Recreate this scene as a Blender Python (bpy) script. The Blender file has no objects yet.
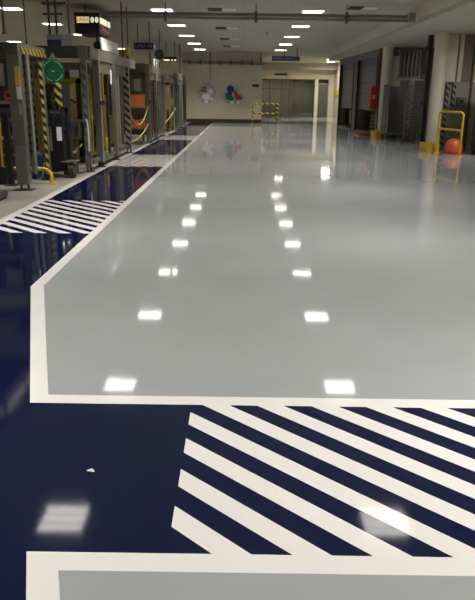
import bpy, bmesh, math, random
from mathutils import Vector, Matrix
random.seed(7)
S = bpy.context.scene
COL = S.collection
PI = math.pi

# ------------------------------------------------------------------ materials
MATS = {}
def mat(name, col, rough=.5, metal=0., var=.06, scale=6., bump=0., emit=0., emit_col=None, alpha=1., spec=.5):
    if name in MATS: return MATS[name]
    m = bpy.data.materials.new(name); m.use_nodes = True
    nt = m.node_tree; b = nt.nodes['Principled BSDF']
    b.inputs['Roughness'].default_value = rough
    b.inputs['Metallic'].default_value = metal
    b.inputs['Specular IOR Level'].default_value = spec
    tc = nt.nodes.new('ShaderNodeTexCoord')
    no = nt.nodes.new('ShaderNodeTexNoise'); no.inputs['Scale'].default_value = scale
    no.inputs['Detail'].default_value = 4
    nt.links.new(tc.outputs['Object'], no.inputs['Vector'])
    mr = nt.nodes.new('ShaderNodeMapRange')
    mr.inputs['From Min'].default_value = .3; mr.inputs['From Max'].default_value = .7
    mr.inputs['To Min'].default_value = 1 - var; mr.inputs['To Max'].default_value = 1 + var
    nt.links.new(no.outputs['Fac'], mr.inputs['Value'])
    mx = nt.nodes.new('ShaderNodeVectorMath'); mx.operation = 'SCALE'
    mx.inputs[0].default_value = col
    nt.links.new(mr.outputs['Result'], mx.inputs['Scale'])
    nt.links.new(mx.outputs['Vector'], b.inputs['Base Color'])
    if bump:
        bp = nt.nodes.new('ShaderNodeBump'); bp.inputs['Strength'].default_value = bump
        bp.inputs['Distance'].default_value = .01
        nt.links.new(no.outputs['Fac'], bp.inputs['Height']); nt.links.new(bp.outputs['Normal'], b.inputs['Normal'])
    if emit:
        b.inputs['Emission Color'].default_value = (*(emit_col or col), 1)
        b.inputs['Emission Strength'].default_value = emit
    MATS[name] = m
    return m

def stripe_mat(name, ca, cb, freq, direction, rough=.5, sharp=True):
    m = bpy.data.materials.new(name); m.use_nodes = True
    nt = m.node_tree; b = nt.nodes['Principled BSDF']; b.inputs['Roughness'].default_value = rough
    tc = nt.nodes.new('ShaderNodeTexCoord')
    d = nt.nodes.new('ShaderNodeVectorMath'); d.operation = 'DOT_PRODUCT'
    d.inputs[1].default_value = Vector(direction) * freq
    nt.links.new(tc.outputs['Object'], d.inputs[0])
    fr = nt.nodes.new('ShaderNodeMath'); fr.operation = 'FRACT'; nt.links.new(d.outputs['Value'], fr.inputs[0])
    gt = nt.nodes.new('ShaderNodeMath'); gt.operation = 'GREATER_THAN'; gt.inputs[1].default_value = .5
    nt.links.new(fr.outputs[0], gt.inputs[0])
    mx = nt.nodes.new('ShaderNodeMix'); mx.data_type = 'RGBA'
    mx.inputs['A'].default_value = (*ca, 1); mx.inputs['B'].default_value = (*cb, 1)
    nt.links.new(gt.outputs[0], mx.inputs['Factor']); nt.links.new(mx.outputs['Result'], b.inputs['Base Color'])
    MATS[name] = m
    return m

def floor_mat(name, col, rough, var, wave):
    """glossy poured resin: faint mottling and a slow waviness of the surface"""
    m = bpy.data.materials.new(name); m.use_nodes = True
    nt = m.node_tree; b = nt.nodes['Principled BSDF']
    tc = nt.nodes.new('ShaderNodeTexCoord')
    n1 = nt.nodes.new('ShaderNodeTexNoise'); n1.inputs['Scale'].default_value = 1.3; n1.inputs['Detail'].default_value = 5
    n2 = nt.nodes.new('ShaderNodeTexNoise'); n2.inputs['Scale'].default_value = 5.0; n2.inputs['Detail'].default_value = 2
    n3 = nt.nodes.new('ShaderNodeTexNoise'); n3.inputs['Scale'].default_value = .8; n3.inputs['Detail'].default_value = 3
    for n in (n1, n2, n3): nt.links.new(tc.outputs['Object'], n.inputs['Vector'])
    mr = nt.nodes.new('ShaderNodeMapRange')
    mr.inputs['From Min'].default_value = .3; mr.inputs['From Max'].default_value = .7
    mr.inputs['To Min'].default_value = 1 - var; mr.inputs['To Max'].default_value = 1 + var
    nt.links.new(n1.outputs['Fac'], mr.inputs['Value'])
    sc = nt.nodes.new('ShaderNodeVectorMath'); sc.operation = 'SCALE'; sc.inputs[0].default_value = col
    nt.links.new(mr.outputs['Result'], sc.inputs['Scale']); nt.links.new(sc.outputs['Vector'], b.inputs['Base Color'])
    r = nt.nodes.new('ShaderNodeMapRange')
    r.inputs['From Min'].default_value = .3; r.inputs['From Max'].default_value = .7
    r.inputs['To Min'].default_value = rough * .75; r.inputs['To Max'].default_value = rough * 1.3
    nt.links.new(n3.outputs['Fac'], r.inputs['Value']); nt.links.new(r.outputs['Result'], b.inputs['Roughness'])
    bp = nt.nodes.new('ShaderNodeBump'); bp.inputs['Strength'].default_value = wave; bp.inputs['Distance'].default_value = .01
    nt.links.new(n2.outputs['Fac'], bp.inputs['Height']); nt.links.new(bp.outputs['Normal'], b.inputs['Normal'])
    MATS[name] = m
    return m

def tile_mat(name, col, line, size, rough=.8):
    m = bpy.data.materials.new(name); m.use_nodes = True
    nt = m.node_tree; b = nt.nodes['Principled BSDF']; b.inputs['Roughness'].default_value = rough
    tc = nt.nodes.new('ShaderNodeTexCoord')
    br = nt.nodes.new('ShaderNodeTexBrick'); br.offset = 0
    br.inputs['Color1'].default_value = (*col, 1); br.inputs['Color2'].default_value = (*[c * .96 for c in col], 1)
    br.inputs['Mortar'].default_value = (*line, 1); br.inputs['Scale'].default_value = 1
    br.inputs['Mortar Size'].default_value = .008; br.inputs['Brick Width'].default_value = size[0]; br.inputs['Row Height'].default_value = size[1]
    nt.links.new(tc.outputs['Object'], br.inputs['Vector']); nt.links.new(br.outputs['Color'], b.inputs['Base Color'])
    MATS[name] = m
    return m

def glass_mat(name, tint, alpha):
    m = bpy.data.materials.new(name); m.use_nodes = True
    nt = m.node_tree; nt.nodes.remove(nt.nodes['Principled BSDF'])
    o = nt.nodes['Material Output']
    t = nt.nodes.new('ShaderNodeBsdfTransparent'); t.inputs['Color'].default_value = (*tint, 1)
    g = nt.nodes.new('ShaderNodeBsdfGlossy'); g.inputs['Roughness'].default_value = .05; g.inputs['Color'].default_value = (.9, .9, .88, 1)
    mx = nt.nodes.new('ShaderNodeMixShader'); mx.inputs[0].default_value = alpha
    nt.links.new(t.outputs[0], mx.inputs[1]); nt.links.new(g.outputs[0], mx.inputs[2]); nt.links.new(mx.outputs[0], o.inputs['Surface'])
    MATS[name] = m
    return m

GREY_FLOOR = floor_mat('grey_resin', (.355, .375, .382), .05, .04, .03)
NAVY = floor_mat('navy_resin', (.0042, .0078, .038), .065, .10, .02)
WHITE_LINE = floor_mat('white_line_paint', (.81, .79, .77), .08, .03, .02)
APRON = floor_mat('worn_concrete', (.27, .255, .225), .42, .14, .05)
CREAM = mat('cream_wall', (.58, .515, .385), .6, var=.03, scale=1.5)
CEIL = tile_mat('ceiling_tiles', (.40, .38, .315), (.29, .275, .225), (1.2, 1.2))
SOFF = tile_mat('soffit_panels', (.46, .435, .365), (.39, .37, .31), (.30, 3.0))
STEEL = mat('brushed_steel', (.20, .188, .152), .38, .55, .10, 8)
STEEL_L = mat('light_steel', (.31, .295, .255), .35, .5, .08, 8)
GREY_P = mat('grey_painted_steel', (.105, .098, .08), .45, .2, .10, 6)
DARK_P = mat('dark_grey_steel', (.075, .07, .06), .5, .2, .15, 6)
BLACK = mat('black_plastic', (.012, .012, .014), .45, 0, .2, 9)
RUBBER = mat('black_rubber', (.02, .02, .02), .7)
WHITE_P = mat('white_panel', (.82, .80, .78), .5, 0, .04)
PAPER = mat('paper', (.72, .70, .66), .8)
YEL = mat('safety_yellow', (.62, .40, .035), .42, 0, .10, 7)
OCHRE = mat('ochre_machine_paint', (.42, .29, .03), .5, 0, .25, 5)
OLIVE = mat('olive_machine_paint', (.20, .17, .05), .5, 0, .25, 5)
LABEL_Y = mat('yellow_label', (.72, .42, .04), .5, 0, .12, 20)
RED = mat('signal_red', (.42, .035, .025), .4, 0, .08)
RED_O = mat('stop_red', (.55, .08, .03), .45, 0, .1)
ORANGE = mat('orange_crate', (.42, .11, .03), .5, 0, .12, 8)
BLUE_B = mat('blue_plastic', (.03, .14, .24), .45, 0, .15)
GREEN = mat('green_disc', (.003, .085, .037), .45, 0, .05)
PALE_G = mat('pale_green_print', (.32, .55, .42), .6)
NAVY_S = mat('navy_sign', (.012, .014, .05), .4, 0, .1)
BLUE_S = mat('blue_sign', (.02, .05, .13), .4, 0, .1)
BLUE_L = mat('blue_emblem', (.02, .05, .30), .5)
RED_L = mat('red_emblem', (.42, .04, .035), .5)
GREEN_L = mat('green_emblem', (.02, .17, .08), .5)
SILVER = mat('silver_emblem', (.42, .41, .42), .35, .3, .25, 9)
POSTER = mat('pale_poster', (.555, .50, .415), .5, 0, .03, 3)
BROWN = mat('brown_skirting', (.07, .032, .02), .5, 0, .15)
WAINS = mat('grey_wainscot', (.28, .265, .23), .55, 0, .05, 3)
TAUPE = mat('taupe_panel', (.19, .15, .12), .6, 0, .05)
COLW = mat('white_column_paint', (.60, .565, .475), .5, 0, .04, 3)
CURT = stripe_mat('slate_curtain', (.085, .095, .135), (.062, .070, .105), 2.2, (0, 0, 1), .35)
CURT_T = mat('navy_curtain_band', (.028, .034, .13), .4, 0, .1)
DOCKG = mat('dock_grey', (.14, .135, .12), .5, 0, .12, 4)
GALV = mat('galvanised_mesh', (.20, .195, .17), .45, .3, .2, 10)
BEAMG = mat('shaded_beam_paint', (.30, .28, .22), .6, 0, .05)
BRONZE = mat('dark_machine_red', (.17, .03, .03), .5, 0, .2)
HAZ = stripe_mat('hazard_tape', (.36, .29, .06), (.022, .02, .015), 7.5, (.7, .7, .9))
HAZ_B = stripe_mat('hazard_tape_bold', (.58, .48, .11), (.018, .016, .012), 7.0, (.8, 0, .9))
HAZ_D = stripe_mat('hazard_tape_faded', (.20, .19, .15), (.085, .08, .065), 6.0, (.7, .7, .9))
HAZ_W = stripe_mat('white_hazard_tape', (.30, .28, .23), (.02, .02, .02), 5.5, (.8, 0, 1))
CHAIN = stripe_mat('chain_plastic', (.55, .47, .12), (.05, .05, .04), 6., (1, .5, .3))
CHAIN_Y = mat('yellow_chain_plastic', (.45, .40, .17), .5)
LAMP = mat('lamp_tube', (.9, .9, .86), .4, emit=1., emit_col=(1, .965, .89))
LAMP.node_tree.nodes['Principled BSDF'].inputs['Emission Strength'].default_value = 7.5
TRAY = mat('lamp_reflector', (.85, .84, .80), .3, .2, .02, emit=2.8, emit_col=(1, .965, .89))
SIGN_LIT = mat('lit_sign_face', (.9, .75, .5), .4, emit=.5, emit_col=(1, .70, .38))
SIGN_LET = mat('lit_sign_letters', (.9, .8, .6), .4, emit=.7, emit_col=(1, .88, .66))
SIGN_DARK = mat('dark_sign_letters', (.10, .02, .015), .5)
GLASS = glass_mat('partition_glass', (.78, .78, .72), .22)

# ------------------------------------------------------------------ builders
def wloc(o):
    v = Vector((0, 0, 0))
    while o is not None:
        v = v + o.location; o = o.parent
    return v

class MB:
    """collects shapes (world metres) and links them as one mesh object"""
    def __init__(self): self.bm = bmesh.new()
    def box(self, x0, x1, y0, y1, z0, z1, bevel=0.):
        r = bmesh.ops.create_cube(self.bm, size=1)
        vs = r['verts']
        for v in vs:
            v.co = Vector(((x0 + x1) / 2 + v.co.x * (x1 - x0), (y0 + y1) / 2 + v.co.y * (y1 - y0), (z0 + z1) / 2 + v.co.z * (z1 - z0)))
        if bevel:
            es = list({e for v in vs for e in v.link_edges})
            bmesh.ops.bevel(self.bm, geom=es, offset=bevel, segments=2, affect='EDGES', profile=.7)
        return self
    def obox(self, c, size, rot=(0, 0, 0), bevel=0.):
        from mathutils import Euler
        M = Matrix.Translation(c) @ Euler(rot).to_matrix().to_4x4() @ Matrix.Diagonal((*size, 1))
        r = bmesh.ops.create_cube(self.bm, size=1, matrix=M)
        if bevel:
            es = list({e for v in r['verts'] for e in v.link_edges})
            bmesh.ops.bevel(self.bm, geom=es, offset=bevel, segments=2, affect='EDGES', profile=.7)
        return self
    def cyl(self, a, b, r, r2=None, seg=20):
        a, b = Vector(a), Vector(b); d = b - a
        M = Matrix.Translation((a + b) / 2) @ d.to_track_quat('Z', 'Y').to_matrix().to_4x4()
        bmesh.ops.create_cone(self.bm, cap_ends=True, segments=seg, radius1=r, radius2=r if r2 is None else r2, depth=d.length, matrix=M)
        return self
    def sphere(self, c, r, sz=1., seg=20):
        M = Matrix.Translation(c) @ Matrix.Diagonal((r, r, r * sz, 1))
        bmesh.ops.create_uvsphere(self.bm, u_segments=seg, v_segments=seg // 2, radius=1, matrix=M)
        return self
    def tube(self, pts, r, seg=10):
        pts = [Vector(p) for p in pts]; rings = []
        for i, p in enumerate(pts):
            t = (pts[min(i + 1, len(pts) - 1)] - pts[max(i - 1, 0)]).normalized()
            up = Vector((0, 0, 1)) if abs(t.z) < .9 else Vector((0, 1, 0))
            if abs(t.z) >= .9 and all(abs((pts[min(k + 1, len(pts) - 1)] - pts[k]).x) < 1e-6 for k in range(len(pts))): up = Vector((1, 0, 0))
            u = t.cross(up).normalized(); w = u.cross(t)
            if rings:   # keep rings aligned
                pu = prev_u - t * prev_u.dot(t)
                if pu.length > 1e-4: u = pu.normalized(); w = u.cross(t)
            prev_u = u
            rings.append([self.bm.verts.new(p + (u * math.cos(a) + w * math.sin(a)) * r) for a in [2 * PI * k / seg for k in range(seg)]])
        for i in range(len(rings) - 1):
            for k in range(seg):
                self.bm.faces.new((rings[i][k], rings[i][(k + 1) % seg], rings[i + 1][(k + 1) % seg], rings[i + 1][k]))
        self.bm.faces.new(rings[0]); self.bm.faces.new(rings[-1])
        return self
    def prism(self, poly, z0, z1):
        lo = [self.bm.verts.new((x, y, z0)) for x, y in poly]; hi = [self.bm.verts.new((x, y, z1)) for x, y in poly]
        n = len(poly)
        self.bm.faces.new(lo); self.bm.faces.new(hi)
        for i in range(n): self.bm.faces.new((lo[i], lo[(i + 1) % n], hi[(i + 1) % n], hi[i]))
        return self
    def extr(self, pts, d):
        """planar polygon (3-D points) extruded by vector d"""
        d = Vector(d); a = [self.bm.verts.new(p) for p in pts]; b = [self.bm.verts.new(Vector(p) + d) for p in pts]
        n = len(a); self.bm.faces.new(a); self.bm.faces.new(b)
        for i in range(n): self.bm.faces.new((a[i], a[(i + 1) % n], b[(i + 1) % n], b[i]))
        return self
    def lathe(self, prof, c, seg=28):
        rings = [[self.bm.verts.new((c[0] + r * math.cos(2 * PI * k / seg), c[1] + r * math.sin(2 * PI * k / seg), c[2] + z)) for k in range(seg)] for r, z in prof]
        for i in range(len(rings) - 1):
            for k in range(seg): self.bm.faces.new((rings[i][k], rings[i][(k + 1) % seg], rings[i + 1][(k + 1) % seg], rings[i + 1][k]))
        self.bm.faces.new(rings[0]); self.bm.faces.new(rings[-1])
        return self
    def build(self, name, m, parent=None, smooth=False, origin=None):
        bmesh.ops.recalc_face_normals(self.bm, faces=self.bm.faces)
        base = wloc(parent) if parent is not None else Vector(origin or (0, 0, 0))
        for v in self.bm.verts: v.co -= base
        me = bpy.data.meshes.new(name); self.bm.to_mesh(me); self.bm.free()
        if smooth:
            for p in me.polygons: p.use_smooth = True
            me.set_sharp_from_angle(angle=.7)
        o = bpy.data.objects.new(name, me); COL.objects.link(o)
        me.materials.append(m)
        if parent is not None: o.parent = parent
        elif origin: o.location = origin
        return o

def tag(o, label, cat, group=None):
    o['label'] = label; o['category'] = cat
    if group: o['group'] = group
    return o
def thing(name, label, cat, loc, group=None):
    o = bpy.data.objects.new(name, None); COL.objects.link(o); o.location = loc; o.empty_display_size = .1
    return tag(o, label, cat, group)
def struct(o): o['kind'] = 'structure'; return o
def sroot(name, loc):
    o = bpy.data.objects.new(name, None); COL.objects.link(o); o.location = loc; o.empty_display_size = .1
    return struct(o)
def dup(root, loc, label, group=None):
    r = root.copy(); COL.objects.link(r); r.location = loc; r['label'] = label
    if group: r['group'] = group
    for ch in list(root.children):
        c = ch.copy(); COL.objects.link(c); c.parent = r
        for g in list(ch.children):
            d = g.copy(); COL.objects.link(d); d.parent = c
    return r
def text(body, size, loc, rot, m, parent, name='lettering', depth=.004):
    cu = bpy.data.curves.new(name, 'FONT'); cu.body = body; cu.size = size; cu.extrude = depth
    cu.align_x = 'CENTER'; cu.align_y = 'CENTER'
    o = bpy.data.objects.new(name, cu); COL.objects.link(o); cu.materials.append(m)
    bpy.context.view_layer.update()
    me = bpy.data.meshes.new_from_object(o.evaluated_get(bpy.context.evaluated_depsgraph_get()))
    bpy.data.objects.remove(o); bpy.data.curves.remove(cu)
    o = bpy.data.objects.new(name, me); COL.objects.link(o)
    if not me.materials: me.materials.append(m)
    o.parent = parent; o.location = Vector(loc) - wloc(parent); o.rotation_euler = rot
    return o
ORD = ['', 'first', 'second', 'third', 'fourth', 'fifth', 'sixth', 'seventh', 'eighth', 'ninth', 'tenth', 'eleventh']

# ------------------------------------------------------------------ room shell
H = 3.75; SOF = 3.32; BK = 38.5; RX = 4.45
fl = struct(MB().box(-12, 10, -6, 52, -.12, 0).build('floor', GREY_FLOOR))

def clip(poly, x0, x1, y0, y1):
    def cut(p, f, g):
        out = []
        for i in range(len(p)):
            a, b = p[i], p[(i + 1) % len(p)]
            fa, fb = f(a), f(b)
            if fa >= 0: out.append(a)
            if fa * fb < 0:
                t = fa / (fa - fb); out.append((a[0] + t * (b[0] - a[0]), a[1] + t * (b[1] - a[1])))
        return out
    for f in (lambda p: p[0] - x0, lambda p: x1 - p[0], lambda p: p[1] - y0, lambda p: y1 - p[1]):
        poly = cut(poly, f, None)
        if len(poly) < 3: return None
    return poly
Z1, Z2, Z3 = .0012, .0024, .0034
XO, XI = -2.98, -1.75       # outer and inner edge of the left walkway
slope = (-1.096 + 1.757) / (3.071 - 5.20)     # the slanting part of the lane edge
def sx(y): return -1.757 + slope * (y - 5.20)
# navy: the walkway by the machines, widening into the crossing
MB().prism([(-3.03, -6), (sx(-6) + .04, -6), (sx(1.90) + .04, 1.90), (7.9, 1.90), (7.9, 3.11), (sx(3.08) + .04, 3.11), (-1.70, 5.18), (-1.70, 38.4), (-3.03, 38.4)], 0, Z1).build('navy_walkway', NAVY, fl)
MB().box(-12, -3.02, -6, 38.45, 0, Z1).build('concrete_apron', APRON, fl)
MB().box(-3.07, -2.95, -6, 38.4, Z1, Z2).build('outer_walkway_line', WHITE_LINE, fl)
# near grey lane and its white edge
MB().prism([(sx(1.917) - .009, 1.917), (7.9, 1.917), (7.9, -4), (sx(-4), -4)], Z1, Z2).build('white_border', WHITE_LINE, fl)
MB().prism([(sx(1.823) + .100, 1.823), (7.9, 1.823), (7.9, -4), (sx(-4) + .108, -4)], Z2, Z3).build('near_grey_lane', GREY_FLOOR, fl)
# far grey lane edge
W = .098
MB().prism([(-1.74, 38.4), (-1.757, 5.20), (sx(3.071), 3.071), (7.9, 3.071), (7.9, 3.168), (sx(3.168) + W, 3.168),
            (-1.757 + W, 5.24), (-1.735 + W + .01, 38.4)], Z1, Z2).build('white_border', WHITE_LINE, fl)
def hatch(x0, x1, y0, y1, ref_x, ref_y, pitch, width, sl):
    lo = int((y0 - ref_y - 8) / pitch) - 4; hi = int((y1 - ref_y + 8) / pitch) + 4
    n = 0
    for k in range(lo, hi):
        ya = ref_y + k * pitch; yb = ya + width
        X0, X1 = x0 - 1, x1 + 1
        p = clip([(X0, ya + sl * (X0 - ref_x)), (X1, ya + sl * (X1 - ref_x)), (X1, yb + sl * (X1 - ref_x)), (X0, yb + sl * (X0 - ref_x))], x0, x1, y0, y1)
        if p is None: continue
        a = abs(sum(p[i][0] * p[(i + 1) % len(p)][1] - p[(i + 1) % len(p)][0] * p[i][1] for i in range(len(p)))) / 2
        if a < .003: continue
        MB().prism(p, Z1, Z2 - .0003).build('hatch_stripe', WHITE_LINE, fl); n += 1
hatch(-.25, 3.6, 1.912, 3.076, -.25, 2.86 - .2645 * 8, .2645, .129, -.93)
hatch(-2.955, -1.73, 7.375, 9.77, -2.955, 7.64, .262, .135, -.93)
hatch(-2.955, -1.73, 14.65, 17.6, -2.955, 14.70, .262, .15, -.93)
hatch(-2.955, -1.73, 23.5, 26.1, -2.955, 23.55, .262, .15, -.93)

ce = struct(MB().box(-12, RX, -6, 52, H, H + .1).build('ceiling', CEIL))
struct(MB().box(RX, 10, -6, 36.2, SOF, SOF + .1).build('ceiling_soffit', SOFF))
struct(MB().box(RX, RX + .12, -6, 36.2, SOF + .1, H + .1).build('trim_1', COLW))
struct(MB().box(RX, 10, 36.2, 52, H, H + .1).build('ceiling_end', CEIL))
struct(MB().box(RX + .12, 10, 36.2, 36.3, SOF, H).build('trim_2', COLW))
struct(MB().box(-12, 1.05, BK, BK + .2, 0, H).build('wall_back', CREAM))
struct(MB().box(.9, 1.05, BK + .2, 51, 0, H).build('wall_recess_side', CREAM))
struct(MB().box(-12.2, -12, -6, 52, 0, H).build('wall_left', CREAM))
struct(MB().box(-12, 10, -6.2, -6, 0, H).build('wall_rear', CREAM))
struct(MB().box(10, 10.2, -6, 20.8, 0, H).build('wall_right', CREAM))
struct(MB().box(6.75, 6.9, 36.3, 51, 0, H).build('wall_recess_right', CREAM))
struct(MB().box(5.4, 6.9, 35.75, 36.2, 0, SOF).build('wall_dock_end', DOCKG))
struct(MB().box(-3.45, 1.05, BK - .03, BK, 0, .2).build('baseboard_back', BROWN))
struct(MB().box(-3.52, -3.40, BK - .10, BK, 0, H).build('trim_3', COLW))
# recess end: header, glass screen, dim corridor behind
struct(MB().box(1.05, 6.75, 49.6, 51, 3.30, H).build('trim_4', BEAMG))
struct(MB().box(1.05, 6.75, 50.95, 51.1, 2.68, 3.30).build('wall_recess_back', CREAM))
w1 = sroot('window_1', (3.2, 51, 0))
MB().box(1.05, 5.3, 51.04, 51.06, .1, 2.66).build('glass_pane', GLASS, w1)
fr = MB()
for x in (1.08, 1.95, 2.85, 3.45, 4.35, 5.25): fr.box(x - .03, x + .03, 51.0, 51.1, 0, 2.68)
fr.box(1.05, 5.3, 51, 51.1, 0, .1).box(1.05, 5.3, 51, 51.1, 2.62, 2.68).box(1.05, 5.3, 51.01, 51.09, 1.95, 2.0)
fr.build('window_frame', GREY_P, w1)
d4 = sroot('door_4', (5.75, 51, 0))
MB().box(5.62, 6.28, 50.98, 51.05, 0, 2.3).build('door_leaf', GREY_P, d4)
MB().box(5.55, 5.62, 50.95, 51.05, 0, 2.4).box(6.28, 6.35, 50.95, 51.05, 0, 2.4).box(5.55, 6.35, 50.95, 51.05, 2.3, 2.4).build('door_frame', STEEL, d4)
struct(MB().box(5.3, 5.55, 50.7, 51.1, 0, 2.68).build('column_end', COLW))
struct(MB().box(6.35, 6.75, 50.95, 51.1, 0, 2.68).build('wall_recess_strip', CREAM))
struct(MB().box(.9, 6.9, 54.5, 54.7, 0, H).build('wall_corridor', WAINS))
struct(MB().box(.7, .9, 51, 54.7, 0, H).build('wall_corridor_side', WAINS))
struct(MB().box(6.9, 7.1, 51, 54.7, 0, H).build('wall_corridor_end', WAINS))
struct(MB().box(.9, 6.9, 52, 54.7, -.12, 0).build('floor_corridor', APRON))
struct(MB().box(.9, 6.9, 51.1, 54.7, 2.9, 3.0).build('ceiling_corridor', CEIL))
# yellow band sign on the recess side wall
o = MB().box(6.70, 6.75, 44.0, 50.6, 1.55, 1.93).build('wall_stripe', YEL); tag(o, 'yellow-orange band painted along the bright wall of the far recess', 'wall band')

# dock side: cross wall behind the handrail, columns, bay
struct(MB().box(6.02, 10, 20.8, 20.95, 1.97, SOF).build('wall_dock_return', CREAM))
struct(MB().box(6.02, 10, 20.78, 20.95, 0, 1.97).build('wall_dock_wainscot', WAINS))
struct(MB().box(6.04, 6.34, 20.62, 20.8, 1.97, SOF).build('column_flat', COLW))
struct(MB().box(6.41, 6.53, 20.66, 20.8, 1.97, SOF).build('column_strip', COLW))
struct(MB().box(6.56, 6.84, 20.74, 20.8, 2.0, SOF).build('wall_taupe_panel', TAUPE))
struct(MB().box(6.86, 6.91, 20.7, 20.8, .0, SOF).build('trim_5', DARK_P))
def column(name, x, y, r):
    return struct(MB().cyl((x, y, 0), (x, y, SOF), r, seg=32).build(name, COLW, smooth=True))
column('column_near', 5.79, 20.42, .20)
column('column_far', 5.47, 26.35, .20)
struct(MB().box(7.6, 7.75, 20.9, 26.9, 0, SOF).build('wall_bay_back', DOCKG))
struct(MB().box(5.65, 7.7, 26.6, 26.75, 0, SOF).build('wall_bay_far', DOCKG))
struct(MB().box(5.7, 6.05, 26.52, 26.6, 1.9, 3.0).build('wall_pale_panel', CREAM))

# dock doors along the right-hand wall
def dock_door(name, y0, y1, x0, x1):
    r = sroot(name, (x0, (y0 + y1) / 2, 0))
    sl = (x1 - x0) / (y1 - y0)
    def px(y): return x0 + (y - y0) * sl
    ya, yb = y0 + .45, y1 - .45
    def panel(y, yy, z0, z1, off, th): return MB().prism([(px(y) + off, y), (px(yy) + off, yy), (px(yy) + off + th, yy), (px(y) + off + th, y)], z0, z1)
    panel(ya, yb, .95, 2.72, .10, .06).build('curtain', CURT, r)
    panel(ya, yb, 2.72, 3.05, .08, .08).build('curtain_band', CURT_T, r)
    b = MB()
    for z in (1.3, 1.72, 2.16, 2.6): b.prism([(px(ya) + .07, ya), (px(yb) + .07, yb), (px(yb) + .10, yb), (px(ya) + .10, ya)], z, z + .035)
    b.build('curtain_rib', STEEL, r)
    f = panel(y0, ya, 0, SOF, 0, .35); f.build('door_frame', DOCKG, r)
    panel(yb, y1, 0, SOF, 0, .35).build('door_frame', DOCKG, r)
    panel(ya, yb, 3.05, SOF, 0, .35).build('door_header', DOCKG, r)
    panel(ya - .10, ya, 0, 3.05, -.03, .08).build('guide_rail', BLACK, r)
    panel(yb, yb + .10, 0, 3.05, -.03, .08).build('guide_rail', BLACK, r)
    panel(ya, yb, .0, .95, 1.0, .1).build('inner_panel', DARK_P, r)
    panel(ya, yb, 0, .06, .0, .9).build('threshold', DOCKG, r)
    return r
dock_door('door_1', 27.2, 31.55, 5.38, 5.16)
dock_door('door_2', 31.6, 35.75, 5.15, 4.98)

# ------------------------------------------------------------------ ceiling lights
def light_proto():
    r = thing('ceiling_light', 'x', 'ceiling light', (0, 0, H))
    f = MB()
    for a in (-1, 1):
        f.box(a * .30 - .02, a * .30 + .02, -.32, .32, H - .012, H + .0)
        f.box(-.28, .28, a * .30 - .02, a * .30 + .02, H - .012, H + .0)
    f.build('frame', WHITE_P, r)
    MB().box(-.28, .28, -.28, .28, H - .004, H - .001).build('reflector', TRAY, r)
    for y in (-.18, 0, .18): MB().box(-.265, .265, y - .04, y + .04, H - .010, H - .0045).build('tube', LAMP, r)
    lamp(r, (0, 0, -.016), 40)
    return r
def lamp(parent, loc, power, spread=102):
    L = bpy.data.lights.new('lamp', 'AREA'); L.shape = 'SQUARE'; L.size = .54; L.energy = power; L.color = (1, .96, .895); L.spread = math.radians(spread)
    o = bpy.data.objects.new('lamp', L); COL.objects.link(o); o.parent = parent; o.location = loc
def widen(o, power):
    # wide throw and own power brighten the dock side, corridor and recess end
    for c_ in o.children:
        if c_.type == 'LIGHT':
            c_.data = c_.data.copy(); c_.data.spread = math.radians(170); c_.data.energy = power
rows = [(-10.5, 'in the far left row', 15), (-6.45, 'in the row over the machines', 7),
        (-2.27, 'in the row over the navy walkway', 3), (1.9, 'in the row over the grey lane', 3)]
proto = None
for x, ph, ymin in rows:
    ys = [y for y in [35.9 - 4.1 * k for k in range(10)] if y > ymin]
    if x > -3: ys = [y for y in ys]
    for n, y in enumerate(ys):
        lab = 'square light %s, %s' % (ph, 'nearest the back wall' if n == 0 else '%s from the back wall' % ORD[n + 1])
        if proto is None:
            proto = light_proto(); proto.location = (x, y, H); proto['label'] = lab; proto['group'] = 'recessed ceiling lights'
        else: dup(proto, (x, y, H), lab)
for x in (-6.45, -2.27, 1.9):       # more behind the camera's back
    for y in (-1.0,):
        dup(proto, (x, y, H), 'square ceiling light behind the camera, %s' % {-6.45: 'over the machine side', -2.27: 'over the navy walkway', 1.9: 'over the grey lane'}[x])
dup(proto, (5.6, 44.5, H), 'square ceiling light added in the far recess to brighten its right wall')  # extra fixture, put in to lift the recess wall
for k, y in enumerate((3, 10, 17.2)):  # out-of-view fixtures added to brighten the dock wall and handrail
    widen(dup(proto, (6.95 if y > 15 else 8.2, y, SOF), 'added out-of-view light under the low dock ceiling, %s from the near end' % ORD[k + 1]), 70)
widen(dup(proto, (6.95, 22.7, SOF), 'square light under the low dock ceiling, inside the bay behind the column'), 26)
for k, x in enumerate((2.2, 4.6)):  # lamps added so the space behind the glass reads brighter
    widen(dup(proto, (x, 52.6, 2.9), 'added light in the corridor behind the glass screen, %s one' % ('left' if k == 0 else 'right')), 32)
widen(dup(proto, (6.0, 47.6, H), 'added square light brightening the very end of the far recess'), 130)  # added fill for the pale wall strip at the recess end
dup(proto, (2.4, 43.5, H), 'square ceiling light in the far recess, in front of the glass screen')

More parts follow.
